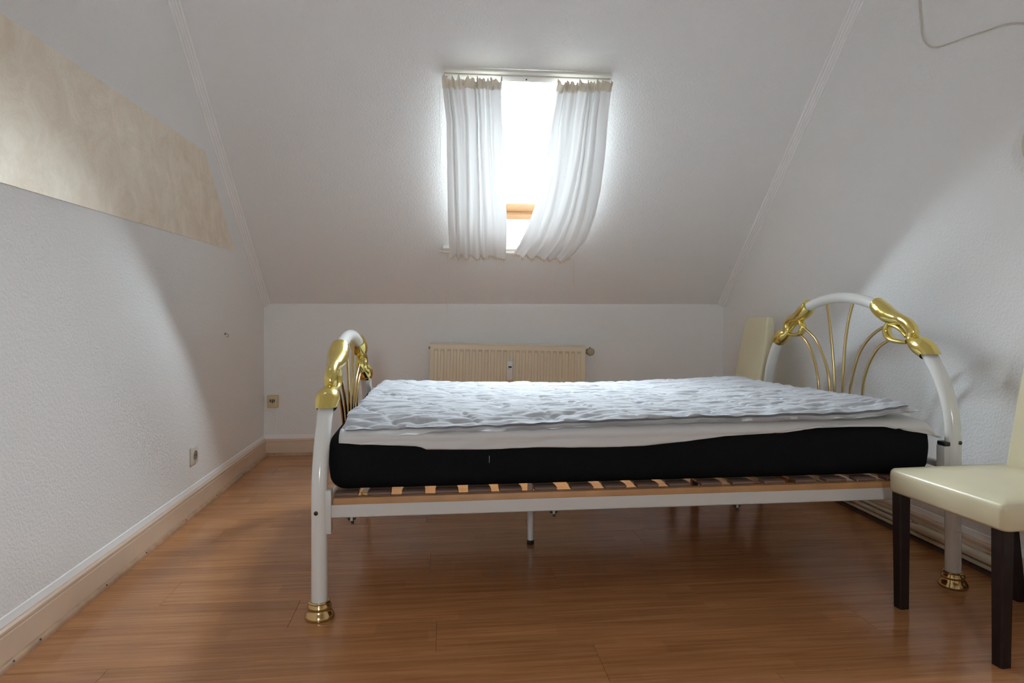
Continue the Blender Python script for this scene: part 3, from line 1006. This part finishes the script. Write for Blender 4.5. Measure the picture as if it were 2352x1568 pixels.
def resample(pl, t):
    ts = np.linspace(0, 1, len(pl))
    # by cumulative slope position
    b = np.array([p[1] for p in pl])
    s_ = (b[0] - b) / (b[0] - b[-1])
    return float(np.interp(t, s_, [p[0] for p in pl])), float(np.interp(t, s_, b))
def curtain(Lp, Rp, nf, seed, label, n_top, n_bot):
    rnd = random.Random(seed)
    top = sl((Lp[0][0] + Rp[0][0]) / 2, Lp[0][1], n_top)
    c = tag(empty('curtain', top), label, 'curtain', 'curtains of the roof window')
    ph = [rnd.uniform(0, 6.28) for _ in range(4)]
    def fold(s_, t):
        w = nf * s_ + .42 * math.sin(5.1 * s_ + ph[0]) + .22 * math.sin(13 * s_ + ph[1]) + .16 * t * math.sin(7 * s_ + ph[2]) + .10 * math.sin(3.5 * t + 9 * s_)
        am = .55 + .75 * abs(nz(s_ * 4.3 + seed, .4 * t))
        f_ = math.sin(2 * PI * w)
        f_ = math.copysign(abs(f_) ** .75, f_)
        return am * f_ * (1 - .10 * t) + .45 * (1 - t) ** 2 * math.sin(2 * PI * w * 2.3 + ph[3]) + .25 * nz(s_ * 22, t * 1.2 + seed)
    def pt(s_, t, extra_b=0.0, dn=0.0, amp=1.0):
        la, lb_ = resample(Lp, t); ra, rb_ = resample(Rp, t)
        f_ = fold(s_, t) * amp
        env = min(1, s_ / .04, (1 - s_) / .04)
        a = lerp(la, ra, s_) + .006 * math.cos(2 * PI * nf * s_ * 1.0 + ph[0]) * env
        b = lerp(lb_, rb_, s_) + extra_b
        n0 = lerp(n_top, n_bot, t) + .034 * math.sin(PI * min(1, t * 1.05)) ** .7
        a *= 1 - (n0 - .06) * .24
        return sl(a, b + (n0 - .06) * .6, n0 + .022 * f_ + dn)
    NX, NY = 150, 60
    m = MB()
    m.grid([[pt(i / NX, j / NY) for i in range(NX + 1)] for j in range(NY + 1)])
    part_abs(m, 'fabric', M['curtain'], c, smooth=180, fix=False)
    # gathered heading
    rows = []
    for j in range(7):
        q = j / 6
        r = []
        for i in range(241):
            s_ = i / 240
            f1 = math.sin(2 * PI * (nf * 2.1 * s_ + .5 * math.sin(9 * s_ + ph[1])))
            f2 = nz(s_ * 34 + seed, q * 1.3)
            eb = lerp(-.020, .034, q) + .018 * nz(s_ * 16, seed) * q + .016 * nz(s_ * 40, seed + 4) * q * q - .008 * (1 - q) * abs(nz(s_ * 60, seed + 9))
            dn = .010 + .008 * f1 * (.4 + q) + .010 * f2 * (.3 + q)
            if q == 3 / 6: dn -= .004
            r.append(pt(s_, 0, eb, dn, .5))
        rows.append(r)
    part_abs(MB().grid(rows), 'gathered_heading', M['ruffle'], c, smooth=180, fix=False)
    rows = []
    for j in range(5):
        q = j / 4
        r = []
        for i in range(241):
            s_ = i / 240
            eb = lerp(.004, -.016, q) + .006 * nz(s_ * 60, seed + 2) * q
            dn = .004 + (.006 * nz(s_ * 70, seed + 3) + .004 * math.sin(s_ * 200)) * (.3 + q)
            r.append(pt(s_, 1, eb, dn, 1.0))
        rows.append(r)
    part_abs(MB().grid(rows), 'frilled_hem', M['ruffle'], c, smooth=180, fix=False)
    return c
LC_L = [(0.0, 1.150), (.010, 1.05), (.022, .943), (.028, .623), (.035, .256), (.047, .012)]
LC_R = [(.285, 1.158), (.300, .98), (.309, .849), (.342, .575), (.368, .327), (.386, .006)]
RC_L = [(.552, 1.150), (.545, .961), (.548, .794), (.540, .614), (.523, .419), (.500, .251), (.462, .097), (.431, .020)]
RC_R = [(.820, 1.164), (.837, .970), (.862, .759), (.880, .527), (.883, .337), (.862, .145), (.820, .030), (.790, -.012)]
cur_l = curtain(LC_L, LC_R, 4.6, 5, 'white cotton curtain hanging straight over the left of the roof window', .090, .084)
cur_r = curtain(RC_L, RC_R, 4.8, 12, 'white cotton curtain swept sideways over the right of the roof window', .090, .084)

def cord(pts, r, parent, name='pull_cord'):
    return part_abs(MB().tube(smoothpath(pts, 4 * len(pts)), r, 6), name, M['cord'], parent, 180)
cord([(.032, 4.171, 1.274), (.0325, 4.170, 1.15), (.0315, 4.171, 1.03), (.032, 4.171, .922)], .0012, lowbar)
cord([(.815, 4.179, 1.235), (.8145, 4.179, 1.16), (.814, 4.179, 1.087)], .0012, lowbar)
cord([sl(-.008, 1.135, .05), sl(-.009, .95, .035), sl(-.007, .80, .03), sl(-.009, .64, .03)], .0014, cur_l, 'gathering_string')
cord([sl(.836, 1.14, .05), sl(.846, 1.09, .04), sl(.851, 1.03, .035)], .001, cur_r, 'gathering_string')

# ------------------------------------------------------------------ pearl band on the left wall
pts = [(YF + .05, 1.266), (3.925, 1.266), (3.440, 1.707), (YF + .05, 1.707)]
bd = flatpoly([(XL + .0003, a, b) for a, b in pts], (.0022, 0, 0)).build('wallpaper_band', M['band'], smooth=0)
tag(bd, 'wide pearly beige wallpaper band running along the left wall', 'wallpaper band')

# sockets and small wall things
so_ = tag(empty('power_socket', (XL, 3.292, .266)), 'white square power socket low on the left wall', 'socket')
o = MB().box((.0005, -.040, -.040), (.010, .040, .040), .003, 2).build('cover_plate', M['socket'], so_)
q = MB()
q.lathe([(.0215, 0), (.0215, .0022), (.0195, .0022), (.0192, -.001), (.0001, -.001)], 24, axis='X')
q = q.build('plug_well', M['socket_in'], so_)
q.rotation_euler = (0, 0, PI)
q.location = (.0102, 0, 0)
for dy in (-.0095, .0095):
    MB().lathe([(.0026, 0), (.0026, .0012), (.0001, .0012)], 10, axis='X').build('pin_hole', M['dark'], q).location = (-.0008, dy, 0)

ph_ = tag(empty('phone_socket', (-1.086, YB, .350)), 'yellowed telephone socket box on the back wall near the left corner', 'phone socket')
ob = MB().box((-.034, -.030, -.041), (.034, -.0005, .041), .006, 3).build('box', M['plastic_y'], ph_)
for dx in (-.012, 0, .012):
    MB().box((dx - .003, -.0312, -.004 if dx else -.010), (dx + .003, -.0298, .014), 0).build('jack_slot', M['dark'], ob)
MB().tube(smoothpath([(.018, -.004, -.041), (.019, -.004, -.10), (.016, -.004, -.16), (.012, -.005, -.222)], 12), .0022, 6).build('wire', M['caulk'], ph_)

hk = tag(empty('wall_hook', (XL, 3.753, .812)), 'small bent hook fixed to the left wall near the corner', 'hook')
MB().lathe([(.006, 0), (.006, .004), (.004, .007), (.0001, .0075)], 10, axis='X').build('base_plate', M['hook'], hk).rotation_euler = (0, 0, PI)
MB().tube(smoothpath([(.004, 0, 0), (.014, 0, -.002), (.020, 0, -.010), (.014, .0, -.018), (.009, 0, -.013)], 14), .0022, 8).build('hook_arm', M['hook'], hk)

cb = [(2.600, 2.54), (2.600, 2.40), (2.593, 2.196), (2.585, 2.113), (2.578, 2.052), (2.560, 2.010), (2.526, 1.980), (2.483, 1.964), (2.414, 1.953), (2.328, 1.943), (2.248, 1.931), (2.172, 1.920), (2.098, 1.893), (2.00, 1.84), (1.93, 1.76), (1.90, 1.62)]
o = MB().tube(smoothpath([(XR - .006, a, b) for a, b in cb], 70), .0028, 8).build('lamp_cable', M['cable'], smooth=180)
tag(o, 'thin cream cable looping down the upper right wall', 'cable')

wl = tag(empty('wall_lamp', (XR, 1.958, 1.470)), 'small round wall lamp below the looping cable, only its rim in the picture', 'wall lamp')
o = MB().lathe([(.10, 0), (.10, .012), (.095, .018), (.06, .02)], 40, axis='X').build('back_plate', M['lampglass'], wl)
o = MB().lathe([(.112, .016), (.116, .022), (.112, .030), (.09, .055), (.05, .075), (.0001, .082)], 40, axis='X').build('shade', M['pipe'], wl, smooth=60)
wl.rotation_euler = (0, 0, 0)

# heating pipes along the right wall
def pipe(pts, r, label, mat_='pipe'):
    o = MB().tube(pts, r, 14).build('heating_pipe', M[mat_], smooth=60)
    return tag(o, label, 'pipe', 'heating pipes along the right wall')
PX = 1.908
pipe([(PX, YF + .1, .030), (PX, YB - .04, .030)], .0085, 'lowest thin cream heating pipe along the right baseboard')
pp = empty('heating_pipe', (PX, 2.58, .052))
tag(pp, 'cream heating pipe with a thicker sleeve, above the lowest pipe on the right wall', 'pipe', 'heating pipes along the right wall')
part_abs(MB().tube([(PX, 2.57, .0505), (PX, YB - .04, .0505)], .0100, 14), 'thin_run', M['pipe'], pp, 60)
part_abs(MB().tube([(PX - .002, YF + .1, .060), (PX - .002, 2.56, .060)], .0165, 16), 'sleeve', M['pipe'], pp, 60)
part_abs(MB().tube([(PX, 2.545, .056), (PX, 2.615, .056)], .0135, 16), 'coupling', M['pipe'], pp, 60)
pipe([(PX + .003, 2.62, .0700), (PX + .003, YB - .04, .0700)], .0075, 'uppermost thin cream heating pipe in front of the right baseboard')
